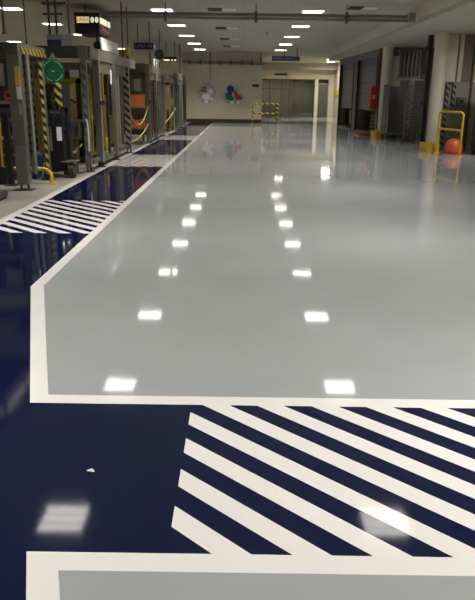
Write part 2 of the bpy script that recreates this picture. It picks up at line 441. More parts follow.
# air vents, each a dark grille with a blank plate beside it
vp = None
for n, (x, y) in enumerate([(-.62, 19.2), (-.62, 24.4), (-.62, 29), (-.62, 33.2), (3.1, 18.6), (-4.6, 21.5), (-4.9, 14.5)]):
    labs = ['long air vent in the middle of the ceiling, closest to the camera', 'second air vent along the middle of the ceiling', 'third air vent along the middle of the ceiling',
            'farthest air vent along the middle of the ceiling', 'dark air vent beside the right-hand bulkhead', 'dark air vent above the machines, by the lit sign', 'dark air vent at the upper left, above the first guard frame']
    if vp is None:
        vp = thing('ceiling_vent', labs[0], 'air vent', (x, y, H), 'air vents in the ceiling')
        MB().box(x - .37, x + .01, y - .30, y + .30, H - .012, H - .002).build('vent_backing', BLACK, vp)
        s = MB()
        for k in range(7): s.box(x - .36, x, y - .27 + k * .085, y - .25 + k * .085, H - .022, H - .012)
        s.build('grille', GREY_P, vp)
        MB().box(x + .03, x + .40, y - .30, y + .30, H - .012, H - .002).build('blank_plate', mat('vent_plate', (.66, .63, .56), .5), vp)
    else: dup(vp, (x, y, H), labs[n])
sp = None
for n, (x, y, lab) in enumerate([(.9, 16.5, 'small ceiling sprinkler head above the grey lane, nearest one'), (.85, 26, 'small ceiling sprinkler head above the grey lane, farther one'),
                         (-4.2, 16.2, 'small ceiling sprinkler head above the first guard frame'), (3.2, 21, 'small ceiling sprinkler head close to the right bulkhead')]):
    if sp is None:
        sp = thing('sprinkler', lab, 'sprinkler', (x, y, H), 'ceiling sprinklers')
        MB().cyl((x, y, H - .02), (x, y, H), .05).build('rose', STEEL, sp); MB().cyl((x, y, H - .09), (x, y, H - .02), .014).cyl((x, y, H - .095), (x, y, H - .088), .035).build('nozzle', DARK_P, sp)
    else: dup(sp, (x, y, H), lab)

# ceiling service pipe across the hall
pr = thing('ceiling_pipe', 'long grey twin service pipe crossing the hall under the ceiling', 'pipe', (0, 18, 3.45))
MB().cyl((-3.62, 18, 3.50), (4.15, 18, 3.47), .045).build('pipe', mat('pipe_taupe', (.22, .21, .175), .5), pr, True)
MB().cyl((-3.62, 17.9, 3.40), (4.15, 17.9, 3.37), .035).build('pipe', STEEL, pr, True)
for x in (-2.0, .3, 2.6): MB().box(x - .03, x + .03, 17.84, 18.06, 3.30, 3.56).box(x - .01, x + .01, 17.98, 18.0, 3.56, H).build('hanger', DARK_P, pr)
MB().box(4.15, 4.33, 17.8, 18.12, 3.34, 3.56, .01).build('junction_box', STEEL_L, pr)
# pipe along the back wall with its clips
pb = thing('wall_pipe', 'grey pipe with small clips running along the top of the back wall', 'pipe', (-1.2, BK - .12, 3.2))
MB().cyl((-3.4, BK - .12, 3.24), (1.2, BK - .12, 3.18), .06).build('pipe', mat('pipe_grey_green', (.20, .19, .14), .5), pb, True)
for x in (-3.0, -2.4, -1.85, -1.3, -.7, -.1, .45, .95): MB().box(x - .04, x + .04, BK - .2, BK, 3.10, 3.36).build('clip', GREY_P, pb)
for x in (-1.85, .95): MB().cyl((x, BK - .12, 3.3), (x, BK - .12, H), .03).build('drop_pipe', GREY_P, pb)
cd = MB().cyl((-1.85, BK - .04, 2.3), (-1.85, BK - .04, 3.15), .018).build('wall_conduit', GREY_P); tag(cd, 'thin conduit dropping down the back wall above the left emblem', 'conduit')

# ------------------------------------------------------------------ back wall emblems, notice, barrier, hanging sign
def disc(mb, x, z, r, th, y=BK): return mb.cyl((x, y - .02, z), (x, y - .02 - th, z), r, seg=24)
e1 = thing('wall_emblem', 'round silver wall emblem with a red band, left one on the back wall', 'emblem', (-2.05, BK, 1.6), 'emblems on the back wall')
MB().box(-2.65, -1.38, BK - .02, BK, .95, 2.3).build('backing_plate', POSTER, e1)
g = MB()
for k in range(11): a = 2 * PI * k / 11 + .2; disc(g, -2.05 + .40 * math.cos(a), 1.62 + .45 * math.sin(a), .125, .02)
g.build('silver_ring', SILVER, e1); 
MB().extr([(-2.40, BK - .04, 1.68), (-2.06, BK - .04, 1.66), (-2.10, BK - .04, 1.77), (-2.36, BK - .04, 1.80)], (0, -.02, 0)).extr([(-2.3, BK - .04, 1.85), (-2.04, BK - .04, 1.82), (-2.1, BK - .04, 1.95), (-2.26, BK - .04, 1.96)], (0, -.02, 0)).build('red_band', RED_L, e1)
g = MB(); disc(g, -2.02, 1.42, .18, .04); disc(g, -2.2, 1.40, .13, .045); disc(g, -1.83, 1.72, .13, .04); g.build('white_centre', WHITE_P, e1)
g = MB(); disc(g, -2.07, 1.15, .10, .05); disc(g, -1.78, 1.27, .09, .05); g.build('white_dot', WHITE_P, e1)
e2 = thing('wall_emblem', 'round wall emblem with blue, green and red lobes on the back wall', 'emblem', (-.6, BK, 1.6), 'emblems on the back wall')
MB().box(-1.28, .1, BK - .02, BK, .95, 2.3).build('backing_plate', POSTER, e2)
g = MB()
for k in range(9): a = PI + PI * k / 8; disc(g, -.6 + .42 * math.cos(a), 1.45 + .36 * math.sin(a), .12, .02)
disc(g, -.36, 1.9, .16, .02); g.build('silver_ring', SILVER, e2)
g = MB(); disc(g, -.72, 1.83, .20, .035); disc(g, -.75, 1.62, .14, .035); g.build('blue_lobe', BLUE_L, e2)
MB().extr([(-1.05, BK - .05, 1.65), (-.72, BK - .05, 1.58), (-.5, BK - .05, 1.35), (-.6, BK - .05, 1.2), (-.95, BK - .05, 1.28)], (0, -.02, 0)).build('green_lobe', GREEN_L, e2)
MB().extr([(-.55, BK - .05, 1.72), (-.38, BK - .05, 1.75), (-.28, BK - .05, 1.52), (.0, BK - .05, 1.40), (-.12, BK - .05, 1.24), (-.42, BK - .05, 1.26)], (0, -.02, 0)).build('red_lobe', RED_L, e2)
g = MB(); disc(g, -.62, 1.10, .10, .05); disc(g, -.28, 1.12, .10, .05); g.build('white_dot', WHITE_P, e2)
o = MB().box(.50, .90, BK - .03, BK, 1.96, 2.10).build('wall_plate', BLACK); tag(o, 'small dark plate on the back wall near its right end', 'wall plate')
o = MB().box(2.33, 3.25, 50.90, 50.95, 2.93, 3.05).build('header_sign', BLACK); tag(o, 'narrow dark sign on the wall above the glass screen', 'sign')

br_ = thing('safety_barrier', 'yellow and black striped tube barrier in front of the far recess', 'barrier', (1.2, 37.8, 0))
def haz_tube(name, pts, r=.036): return MB().tube(pts, r).build(name, HAZ_BAR, br_, True)
HAZ_BAR = stripe_mat('hazard_bar', (.60, .44, .03), (.05, .045, .02), 4.5, (.75, .3, .9))
for p in ((.53, 37.4), (1.92, 37.4), (1.95, 39.6)): haz_tube('post', [(p[0], p[1], 0), (p[0], p[1], 1.06)])
haz_tube('top_rail', [(.53, 37.4, 1.06), (1.92, 37.4, 1.06), (1.95, 39.6, 1.06)])
haz_tube('mid_rail', [(.53, 37.4, .56), (1.92, 37.4, .56), (1.95, 39.6, .56)])
for p in ((.53, 37.4), (1.92, 37.4), (1.95, 39.6)): MB().box(p[0] - .07, p[0] + .07, p[1] - .07, p[1] + .07, 0, .012).build('base_plate', DARK_P, br_)

hs = thing('hanging_sign', 'blue rectangular sign hanging from the ceiling before the far recess', 'sign', (2.1, 33.8, 3.3))
MB().box(1.38, 2.45, 33.78, 33.82, 3.13, 3.36, .005).build('sign_board', BLUE_S, hs)
MB().box(2.47, 2.75, 33.9, 34.3, 3.14, 3.34, .005).build('side_board', GREY_P, hs)
MB().box(1.46, 1.9, 33.765, 33.78, 3.22, 3.27).box(2.05, 2.36, 33.765, 33.78, 3.22, 3.27).build('pale_band', mat('dull_blue', (.12, .15, .22), .5), hs)
for x in (1.98, 2.62): MB().cyl((x, 33.8 if x < 2.3 else 34.1, 3.34), (x, 33.8 if x < 2.3 else 34.1, H), .02).build('hanger_rod', DARK_P, hs)

# things dimly seen behind the glass screen
for k, (x, lab) in enumerate([(1.9, 'steel shelving rack behind the glass screen, left one'), (3.9, 'steel shelving rack behind the glass screen, right one')]):
    r = thing('shelving_rack', lab, 'rack', (x, 53.2, 0), 'racks behind the glass')
    for sx_ in (-.5, .5):
        for sy in (-.25, .25): MB().box(x + sx_ - .02, x + sx_ + .02, 53.2 + sy - .02, 53.2 + sy + .02, 0, 1.9).build('upright', STEEL_L, r)
    for z in (.2, .75, 1.3, 1.85): MB().box(x - .52, x + .52, 52.93, 53.47, z, z + .03).build('shelf', STEEL_L, r)

# ------------------------------------------------------------------ right side: dock equipment
rc = thing('fire_hose_cabinet', 'red fire hose cabinet on the frame of the nearer dock door', 'fire cabinet', (5.2, 27.6, 1.03))
MB().box(5.10, 5.36, 27.2, 27.75, 1.03, 1.93, .02).build('body', RED, rc)
MB().box(5.085, 5.10, 27.24, 27.71, 1.08, 1.88, .005).build('door', RED, rc)
MB().box(5.16, 5.25, 27.19, 27.2, 1.42, 1.58).build('white_mark', WHITE_P, rc)
MB().cyl((5.34, 27.14, 1.93), (5.34, 27.14, SOF), .03).build('riser_pipe', mat('dark_red_pipe', (.20, .03, .025), .5), rc)

def col_guard(x, y, r, label, w):
    t = thing('column_guard', label, 'column guard', (x, y, 0), 'yellow guards at the column feet')
    MB().box(x - w, x - w + .10, y - .55, y + .35, 0, .24, .015).build('rail', YEL, t)
    MB().box(x - w + .1, x - .02, y - .55, y - .45, 0, .24, .015).build('rail', YEL, t)
    MB().cyl((x - w + .05, y - .5, 0), (x - w + .05, y - .5, .31), .075).build('corner_post', YEL, t, True)
    return t
cg = col_guard(5.72, 19.9, .2, 'yellow column guard at the foot of the nearer white column', .36)
col_guard(5.47, 26.35, .2, 'yellow column guard at the foot of the farther white column', .38)

o = thing('kerb_block', 'low rust-coloured block on the floor before the nearer dock door', 'kerb', (5.0, 27.8, 0))
MB().box(4.72, 5.2, 27.3, 29.0, 0, .07, .015).build('block', mat('rust_paint', (.25, .085, .03), .5, 0, .2), o)
MB().box(4.74, 5.18, 27.34, 28.96, .07, .074).build('tread_plate', mat('rust_tread', (.20, .07, .03), .6, 0, .2), o)

# yellow handrail
hr = thing('handrail', 'yellow two-bar tubular handrail standing before the nearer column', 'handrail', (5.7, 18.6, 0))
A, B = (5.60, 19.25), (5.86, 18.0)
for p in (A, B):
    MB().tube([(p[0], p[1], 0), (p[0], p[1], 1.12)], .03).build('post', YEL, hr, True)
    MB().box(p[0] - .08, p[0] + .08, p[1] - .08, p[1] + .08, 0, .015).build('base_plate', YEL, hr)
MB().tube([(A[0] - .0, A[1], .98), (A[0], A[1], 1.10), (A[0] + .03, A[1] - .1, 1.15), (B[0] - .03, B[1] + .1, 1.15), (B[0], B[1], 1.10), (B[0], B[1], .98)], .032).build('top_rail', YEL, hr, True)
MB().tube([(A[0], A[1], .68), (B[0], B[1], .68)], .03).build('mid_rail', YEL, hr, True)

# red domed hose drum
rd = thing('hose_drum', 'red domed drum on the floor behind the yellow handrail', 'drum', (6.02, 19.05, 0))
MB().lathe([(.02, .42), (.10, .41), (.18, .36), (.235, .27), (.265, .16), (.27, .05), (.26, 0)][::-1], (6.02, 19.05, 0)).build('dome', RED_O, rd, True)
MB().lathe([(.28, 0), (.29, .02), (.29, .05), (.27, .06)], (6.02, 19.05, 0)).build('rim', RED, rd, True)

# dark equipment cabinet at the right edge
dc = thing('equipment_cabinet', 'tall dark blue-black cabinet at the right edge beside the handrail', 'cabinet', (6.9, 18.7, 0))
MB().box(6.55, 7.5, 18.2, 19.2, .08, 2.1, .02).build('body', mat('blue_black_steel', (.025, .027, .035), .45, .2, .2), dc)
MB().box(6.58, 7.0, 18.18, 18.2, .12, 1.62, .005).build('door', DARK_P, dc)
MB().box(6.53, 7.1, 18.15, 18.2, 1.68, 1.72).build('shelf_edge', STEEL_L, dc)
MB().box(6.56, 7.48, 18.21, 19.19, 2.1, 2.24, .02).build('top_box', mat('slate_blue', (.06, .075, .10), .45), dc)
MB().box(6.62, 6.85, 18.10, 18.18, .62, .78, .02).build('red_handle', RED, dc)
for x in (6.62, 7.43):
    for y in (18.27, 19.13): MB().cyl((x, y, 0), (x, y, .08), .04).build('foot', RUBBER, dc)
sb = thing('switch_box', 'grey electrical switch box on the wainscot beside the striped posts', 'switch box', (6.6, 20.78, 1.38))
MB().box(6.50, 6.76, 20.66, 20.78, 1.22, 1.55, .01).build('body', DOCKG, sb); MB().box(6.56, 6.66, 20.64, 20.66, 1.36, 1.47).build('switch', BLACK, sb)
for x, z0, z1, lab in ((6.13, .05, 1.95, 'tall post with black diagonal stripes standing against the grey wainscot'), (6.33, 1.2, 1.98, 'short black-striped guard strip high on the wainscot, by the switch box')):
    t = thing('striped_post', lab, 'striped post', (x, 20.7, z0))
    MB().box(x, x + .095, 20.68, 20.78, z0, z1, .01).build('post', HAZ_W, t)
    MB().box(x - .01, x + .14, 20.65, 20.78, z0 - .05 if z0 < .1 else z0 - .02, z0).build('base', DARK_P, t)

# black guide post and strip window of the bay
gp = thing('guide_post', 'black vertical guide post beside the nearer white column', 'post', (5.66, 21.2, 0))
MB().box(5.60, 5.72, 21.1, 21.3, 0, SOF).build('post', BLACK, gp)
for z in (.3, 1.3, 2.2, 2.9): MB().box(5.5, 5.60, 21.15, 21.25, z, z + .12).build('bracket', DARK_P, gp)
w2 = sroot('window_2', (6.0, 24.6, 2.1))
MB().box(5.55, 6.25, 24.62, 24.66, 2.22, 3.05).build('window_pane', BLACK, w2)
f = MB()
for k in range(6): f.box(5.55 + k * .14 - .02, 5.55 + k * .14 + .02, 24.56, 24.62, 2.18, 3.08)
f.box(5.48, 6.32, 24.55, 24.66, 2.12, 2.22).box(5.48, 6.32, 24.55, 24.66, 3.05, 3.12)
f.build('window_frame', DARK_P, w2)
MB().box(5.45, 6.4, 24.4, 24.62, 2.08, 2.13).build('window_sill', STEEL, w2)

def roll_cage(x, y, h, label, tilt=0):
    t = thing('roll_cage', label, 'roll cage', (x, y, 0), 'roll cages parked in the bay')
    w, d = .42, .34
    MB().box(x - w, x + w, y - d, y + d, .16, .22, .01).build('base', DARK_P, t)
    for a in (-1, 1):
        for b in (-1, 1):
            MB().cyl((x + a * w, y + b * d, .2), (x + a * w, y + b * d, h), .022).build('corner_post', GALV, t)
            MB().cyl((x + a * (w - .06) - .02, y + b * (d - .06), .075), (x + a * (w - .06) + .02, y + b * (d - .06), .075), .075).build('caster', RUBBER, t)
    for a in (-1, 1):
        s = MB()
        for k in range(9): s.box(x + a * w - .008, x + a * w + .008, y - d + (k + .5) * 2 * d / 9 - .008, y - d + (k + .5) * 2 * d / 9 + .008, .2, h)
        for k in range(8): s.box(x + a * w - .009, x + a * w + .009, y - d, y + d, .3 + k * (h - .3) / 8, .32 + k * (h - .3) / 8)
        s.build('side_grille', GALV, t)
    s = MB()
    for k in range(9): s.box(x - w + (k + .5) * 2 * w / 9 - .008, x - w + (k + .5) * 2 * w / 9 + .008, y + d - .008, y + d + .008, .2, h)
    for k in range(8): s.box(x - w, x + w, y + d - .009, y + d + .009, .3 + k * (h - .3) / 8, .32 + k * (h - .3) / 8)
    s.build('back_grille', GALV, t)
    return t
roll_cage(5.72, 25.4, 1.95, 'grey mesh roll cage beside the farther white column')
roll_cage(6.62, 25.7, 1.75, 'grey mesh roll cage deep in the bay, behind the chain-wrapped column')
roll_cage(6.55, 22.9, 1.9, 'grey mesh roll cage behind the black guide post')
t = thing('dock_leveller_post', 'grey lifting column wrapped in chain in the middle of the bay', 'lifting column', (5.82, 23.9, 0))
MB().box(5.72, 5.93, 23.75, 24.1, 0, 2.08, .015).build('column', GREY_P, t)
MB().box(5.55, 6.1, 23.6, 24.25, 0, .12, .02).build('base', DARK_P, t)
c = MB()
for k in range(17): c.cyl((5.76 + .05 * (k % 2), 23.73, .25 + k * .105), (5.83 + .05 * (k % 2), 23.70, .30 + k * .105), .022, seg=8)
c.build('chain', mat('pale_chain', (.22, .21, .16), .5), t)
# stuff seen under the half-open dock curtains
t = thing('striped_bollard', 'short black and yellow striped bollard under the nearer dock curtain', 'bollard', (5.62, 29.3, 0))
MB().cyl((5.62, 29.3, .06), (5.62, 29.3, .8), .09).build('post', HAZ, t, True); MB().cyl((5.62, 29.3, .8), (5.62, 29.3, .84), .09, .05).build('cap', BLACK, t)
t = thing('pallet_box', 'pale grey pallet box under the farther dock curtain', 'box', (5.5, 33.2, 0))
MB().box(5.3, 5.75, 32.7, 33.7, .2, .85, .01).build('box', mat('pale_grey_box', (.32, .31, .28), .6), t)
for y in (32.72, 33.15, 33.58): MB().box(5.3, 5.75, y, y + .1, .06, .2).build('runner', DARK_P, t)
t = thing('wall_strip', 'x', 'x', (0, 0, 0)); bpy.data.objects.remove(t)

# ------------------------------------------------------------------ left side: machine guarding
def hdr(mb, x0, x1, y0, y1, z0, z1): return mb.box(x0, x1, y0, y1, z0, z1, .008)
def sq_post(t, x, y, w, d, z1, m, feet=True, name='post'):
    MB().box(x - w / 2, x + w / 2, y - d / 2, y + d / 2, .10 if feet else 0, z1, .01).build(name, m, t)
    if feet:
        f = MB().box(x - w / 2 - .05, x + w / 2 + .05, y - d / 2 - .03, y + d / 2 + .03, 0, .018)
        f.cyl((x - w * .3, y, .018), (x - w * .3, y, .12), .018, seg=10).cyl((x + w * .3, y, .018), (x + w * .3, y, .12), .018, seg=10)
        f.build('foot', DARK_P, t)

# frame 1
p1 = thing('guard_frame', 'nearest grey steel guard frame, with a yellow label on its broad post', 'guard frame', (-3.65, 11.4, 0), 'steel guard frames along the walkway')
sq_post(p1, -3.60, 10.82, .20, .16, 2.12, STEEL)
sq_post(p1, -3.585, 12.15, .10, .10, 2.12, STEEL)
hdr(MB(), -3.72, -3.50, 10.72, 12.22, 2.12, 2.285).build('header', GREY_P, p1)
hdr(MB(), -6.2, -3.72, 10.74, 10.92, 2.10, 2.28).build('header', DARK_P, p1)
MB().box(-3.505, -3.49, 10.86, 12.2, 2.13, 2.24).build('hazard_tape', HAZ, p1)
MB().box(-3.60, -3.55, 12.085, 12.10, .2, 2.12).build('hazard_tape', HAZ_B, p1)
MB().box(-3.58, -3.50, 10.728, 10.74, 1.65, 1.93).build('warning_label', LABEL_Y, p1)
MB().box(-3.575, -3.505, 10.728, 10.74, 1.44, 1.64).build('notice_label', PAPER, p1)
MB().box(-3.56, -3.52, 10.728, 10.74, 1.20, 1.38).build('serial_label', mat('faint_label', (.33, .32, .29), .6), p1)
MB().box(-3.68, -3.50, 10.71, 10.74, .12, .72, .01).build('kick_plate', mat('dull_plate', (.22, .21, .20), .35, .5), p1)
MB().box(-3.50, -3.44, 10.95, 11.02, .25, 2.12).build('slim_post', STEEL_L, p1)
MB().box(-3.60, -3.545, 11.35, 11.42, .25, 2.12).build('slim_post', STEEL, p1)
cb = MB(); cb.box(-3.50, -3.475, 10.94, 10.95, .55, 2.12)
for k in range(12): cb.box(-3.52, -3.46, 10.93, 10.955, .6 + k * .13, .65 + k * .13)
cb.build('terminal_strip', DARK_P, p1)
MB().box(-4.06, -3.98, 12.96, 13.04, .1, 2.1).build('rear_post', STEEL, p1)
MB().box(-4.05, -3.99, 12.945, 12.96, .1, 2.1).build('hazard_tape', HAZ, p1)
MB().box(-4.1, -3.8, 12.9, 13.1, 2.1, 2.2).build('rear_header', GREY_P, p1)
MB().box(-3.80, -3.72, 12.2, 13.1, 2.12, 2.22).build('cross_member', GREY_P, p1)

# inside the first cell
c1 = thing('control_cabinet', 'dark control cabinet with a red stop box, inside the first guard frame', 'control cabinet', (-4.6, 12.2, 0))
MB().box(-6.0, -4.12, 11.9, 12.7, .1, 2.1, .01).build('body', mat('sooty_cabinet', (.035, .032, .03), .55, .1, .3), c1)
MB().box(-4.45, -4.15, 11.86, 11.9, 1.65, 2.02).build('pale_panel', mat('pale_panel_grey', (.28, .26, .25), .5), c1)
MB().box(-4.12, -3.97, 11.72, 11.86, 1.42, 1.57, .01).build('stop_box', RED_O, c1)
MB().cyl((-4.045, 11.72, 1.495), (-4.045, 11.68, 1.495), .03).build('stop_button', BLACK, c1)
for k in range(7):
    z = .45 + k * .15
    MB().box(-4.5, -4.05, 11.80, 11.90, z, z + .05 + .03 * (k % 2)).build('valve_block', [STEEL, DARK_P, STEEL_L, BLACK][k % 4], c1)
MB().tube([(-4.3 + .12 * math.sin(k * .9), 11.78, 1.25 - k * .07) for k in range(12)], .015).build('cable', BLACK, c1, True)
MB().box(-5.9, -4.2, 11.95, 12.6, 0, .1).build('plinth', BLACK, c1)
t = thing('striped_pole', 'thin yellow and red pole standing left of the broad labelled post', 'pole', (-4.15, 11.5, 0))
MB().tube([(-4.19, 11.5, .3), (-4.17, 11.5, 1.17)], .022).build('yellow_pole', YEL, t, True); MB().tube([(-4.235, 11.5, .3), (-4.215, 11.5, 1.17)], .022).build('red_pole', BRONZE, t, True)
MB().box(-4.30, -4.12, 11.42, 11.58, 0, .3, .02).build('base', BLACK, t)
t = thing('black_upright', 'black upright post between the striped pole and the labelled post', 'post', (-4.0, 11.35, 0))
MB().box(-4.05, -3.96, 11.3, 11.4, .02, 1.2).build('post', BLACK, t); MB().box(-4.1, -3.91, 11.25, 11.45, 0, .02).build('base', DARK_P, t)
t = thing('floor_block', 'small dark block lying on the concrete at the left edge', 'block', (-3.75, 9.75, 0))
MB().box(-3.95, -3.58, 9.6, 9.95, .03, .13, .02).build('block', DARK_P, t); MB().box(-3.93, -3.6, 9.62, 9.93, 0, .03).build('pad', RUBBER, t)

# yellow floor rail with elbow
yr = thing('floor_rail', 'yellow tubular floor rail bending down beside the taped post', 'floor rail', (-3.9, 11.5, 0))
pts = [(-5.2, 11.62, .26), (-3.52, 11.62, .26)] + [(-3.52 + .14 * math.sin(a), 11.62, .26 - .14 + .14 * math.cos(a)) for a in [PI / 8 * k for k in range(1, 5)]] + [(-3.38, 11.62, .0)]
MB().tube(pts, .036, 14).build('rail', YEL, yr, True); MB().cyl((-3.38, 11.62, 0), (-3.38, 11.62, .015), .085).build('flange', YEL, yr)
MB().tube([(-4.6, 11.62, 0), (-4.6, 11.62, .26)], .04).build('support', YEL, yr, True)
bc = thing('blue_bin', 'blue plastic bin leaning behind the yellow floor rail', 'bin', (-3.93, 12.5, 0))
bb = MB().extr([(-4.08, 12.35, 0), (-3.88, 12.35, 0), (-3.80, 12.35, .42), (-3.96, 12.35, .45)], (0, .35, 0)); bb.build('bin', BLUE_B, bc)
MB().extr([(-3.97, 12.33, .43), (-3.79, 12.33, .40), (-3.79, 12.33, .44), (-3.96, 12.33, .47)], (0, .39, 0)).build('rim', mat('light_blue_plastic', (.06, .22, .34), .45), bc)

# frame 2
p2 = thing('guard_frame', 'long grey guard frame carrying the white board, behind the pallet stacker', 'guard frame', (-3.2, 15, 0), 'steel guard frames along the walkway')
sq_post(p2, -3.14, 13.52, .12, .12, 2.18, STEEL)
MB().box(-3.18, -3.10, 13.45, 13.46, .25, 2.15).build('hazard_tape', HAZ_D, p2)
sq_post(p2, -3.10, 14.5, .13, .13, 2.42, STEEL_L)
sq_post(p2, -3.06, 16.1, .10, .12, 2.2, STEEL)
sq_post(p2, -3.09, 18.1, .14, .14, 2.2, STEEL)
MB().box(-3.16, -3.02, 18.02, 18.03, .2, 2.1).build('hazard_tape', HAZ_W, p2)
hdr(MB(), -3.98, -3.02, 13.56, 13.70, 2.20, 2.42).build('header', DARK_P, p2)
hdr(MB(), -3.22, -3.05, 13.4, 19.4, 2.20, 2.42).build('header', STEEL, p2)
MB().box(-3.20, -3.08, 14.6, 18.0, 1.96, 2.2).build('header_panel', GREY_P, p2)
hdr(MB(), -6.2, -3.98, 13.56, 13.70, 2.20, 2.42).build('header', DARK_P, p2)
MB().box(-3.12, -3.08, 15.0, 15.05, .3, 1.95).build('slim_post', OCHRE, p2)
MB().box(-3.12, -3.07, 15.45, 15.52, .2, 1.95).build('slim_post', BLACK, p2)
MB().box(-3.12, -3.06, 16.75, 16.85, .3, 1.95).build('slim_post', STEEL_L, p2)
MB().box(-3.12, -3.08, 17.2, 17.25, .3, 1.95).build('slim_post', DARK_P, p2)
MB().box(-3.075, -3.055, 15.8, 15.9, 1.75, 2.05).build('white_tag', WHITE_P, p2)
MB().cyl((-3.05, 14.5, 1.35), (-2.98, 14.4, 1.35), .05).build('sensor', mat('violet_sensor', (.06, .05, .13), .4), p2)
MB().box(-3.2, -3.08, 13.7, 18.0, .14, .22).build('bottom_rail', GREY_P, p2)
wb = thing('white_board', 'large white board fixed on top of the long guard frame', 'board', (-3.15, 16.5, 2.45))
MB().obox((-3.19, 16.55, 2.605), (.03, 2.0, .26), (0, math.radians(-4), 0), .004).build('panel', WHITE_P, wb)
for y in (15.8, 17.3): MB().box(-3.25, -3.22, y, y + .05, 2.425, 2.66).build('bracket', GREY_P, wb)
bs = thing('header_board', 'blue and white board standing on the dark header behind the green disc', 'sign', (-3.6, 13.6, 2.42))
MB().box(-3.84, -3.56, 13.58, 13.61, 2.53, 2.63).build('pale_blue_field', mat('pale_blue_print', (.26, .30, .40), .5), bs)
MB().box(-3.84, -3.56, 13.58, 13.61, 2.43, 2.53).build('blue_field', mat('deep_blue_print', (.03, .035, .16), .5), bs)
MB().box(-3.56, -3.35, 13.58, 13.61, 2.43, 2.63).build('grey_field', mat('pale_grey_print', (.40, .38, .38), .5), bs)
MB().box(-3.54, -3.37, 13.572, 13.58, 2.52, 2.535).build('print_line', mat('print_grey', (.22, .21, .20), .6), bs)

# green disc
gd = thing('green_disc_sign', 'round green safety sign hanging in front of the pallet stacker', 'sign', (-3.42, 12.35, 1.92))
MB().cyl((-3.42, 12.36, 1.92), (-3.42, 12.34, 1.92), .205, seg=40).build('disc', GREEN, gd)
rg = MB()
for a0, a1 in ((20, 80), (100, 165), (200, 262), (280, 340)):
    n = 10
    P_ = [(-3.42 + .175 * math.cos(math.radians(a0 + (a1 - a0) * i / n)), 1.92 + .175 * math.sin(math.radians(a0 + (a1 - a0) * i / n))) for i in range(n + 1)]
    for i in range(n):
        (xa, za), (xb, zb) = P_[i], P_[i + 1]
        k = .166 / .175
        q = [(xa, za), (xb, zb), (-3.42 + (xb + 3.42) * k, 1.92 + (zb - 1.92) * k), (-3.42 + (xa + 3.42) * k, 1.92 + (za - 1.92) * k)]
        rg.extr([(x, 12.34, z) for x, z in q], (0, -.003, 0))
rg.build('ring_print', PALE_G, gd)
MB().box(-3.445, -3.395, 12.336, 12.34, 1.905, 1.925).build('centre_mark', PALE_G, gd)
MB().box(-3.44, -3.40, 12.345, 12.365, 2.11, 2.22).box(-3.46, -3.38, 12.34, 12.37, 2.12, 2.18).build('hanger', STEEL_L, gd)

# pallet stacker
st = thing('pallet_stacker', 'black walk-behind pallet stacker parked behind the green disc', 'pallet stacker', (-3.55, 12.8, 0))
MB().box(-3.75, -3.62, 12.75, 12.9, .1, 1.68, .01).build('mast_upright', BLACK, st)
MB().box(-3.44, -3.31, 12.75, 12.9, .1, 1.68, .01).build('mast_upright', BLACK, st)
MB().box(-3.75, -3.31, 12.76, 12.88, 1.60, 1.70).box(-3.75, -3.31, 12.76, 12.88, .9, .98).build('mast_crossbar', BLACK, st)
MB().cyl((-3.53, 12.82, .2), (-3.53, 12.82, 1.5), .035).build('lift_cylinder', DARK_P, st, True)
MB().extr([(-3.72, 12.48, .12), (-3.36, 12.48, .12), (-3.36, 12.48, .70), (-3.42, 12.48, .88), (-3.66, 12.48, .88), (-3.72, 12.48, .72)], (0, .26, 0)).build('body', mat('stacker_black', (.009, .009, .012), .4, 0, .3), st)
MB().box(-3.70, -3.36, 12.55, 12.74, .88, 1.26, .03).build('battery_cover', mat('stacker_slate', (.012, .013, .02), .4, 0, .3), st)
MB().box(-3.47, -3.38, 12.465, 12.48, .69, .94).build('paper_notice', WHITE_P, st)
MB().box(-3.60, -3.57, 12.46, 12.48, .50, .95).build('pale_edge', STEEL_L, st)
MB().tube([(-3.54, 12.5, .95), (-3.50, 12.4, 1.1), (-3.44, 12.33, 1.2)], .02).tube([(-3.52, 12.33, 1.2), (-3.36, 12.33, 1.2)], .02).build('tiller', DARK_P, st, True)
MB().box(-3.42, -3.14, 12.42, 12.78, .29, .32, .01).build('platform', STEEL, st)
MB().box(-3.40, -3.32, 12.5, 12.7, .06, .29).build('wheel_guard', BLACK, st)
for x, y in ((-3.24, 12.52), (-3.66, 12.40)):
    w = MB().cyl((x - .045, y, .135), (x + .045, y, .135), .135, seg=24).build('wheel', RUBBER, st, True)
    MB().cyl((x + .045, y, .135), (x + .052, y, .135), .075).build('hub', STEEL, w)
for x in (-3.68, -3.38): MB().box(x - .06, x + .06, 12.9, 13.12, .06, .11, .01).build('fork', DARK_P, st)
hp = thing('hazard_plate', 'black and yellow diagonal striped plate right below the green disc', 'plate', (-3.44, 12.68, 1.5))
MB().box(-3.51, -3.38, 12.66, 12.69, 1.30, 1.73).build('striped_face', HAZ_B, hp)
MB().box(-3.38, -3.24, 12.68, 12.74, 1.28, 1.72).build('dark_back_plate', mat('dark_slate', (.03, .03, .035), .5), hp)

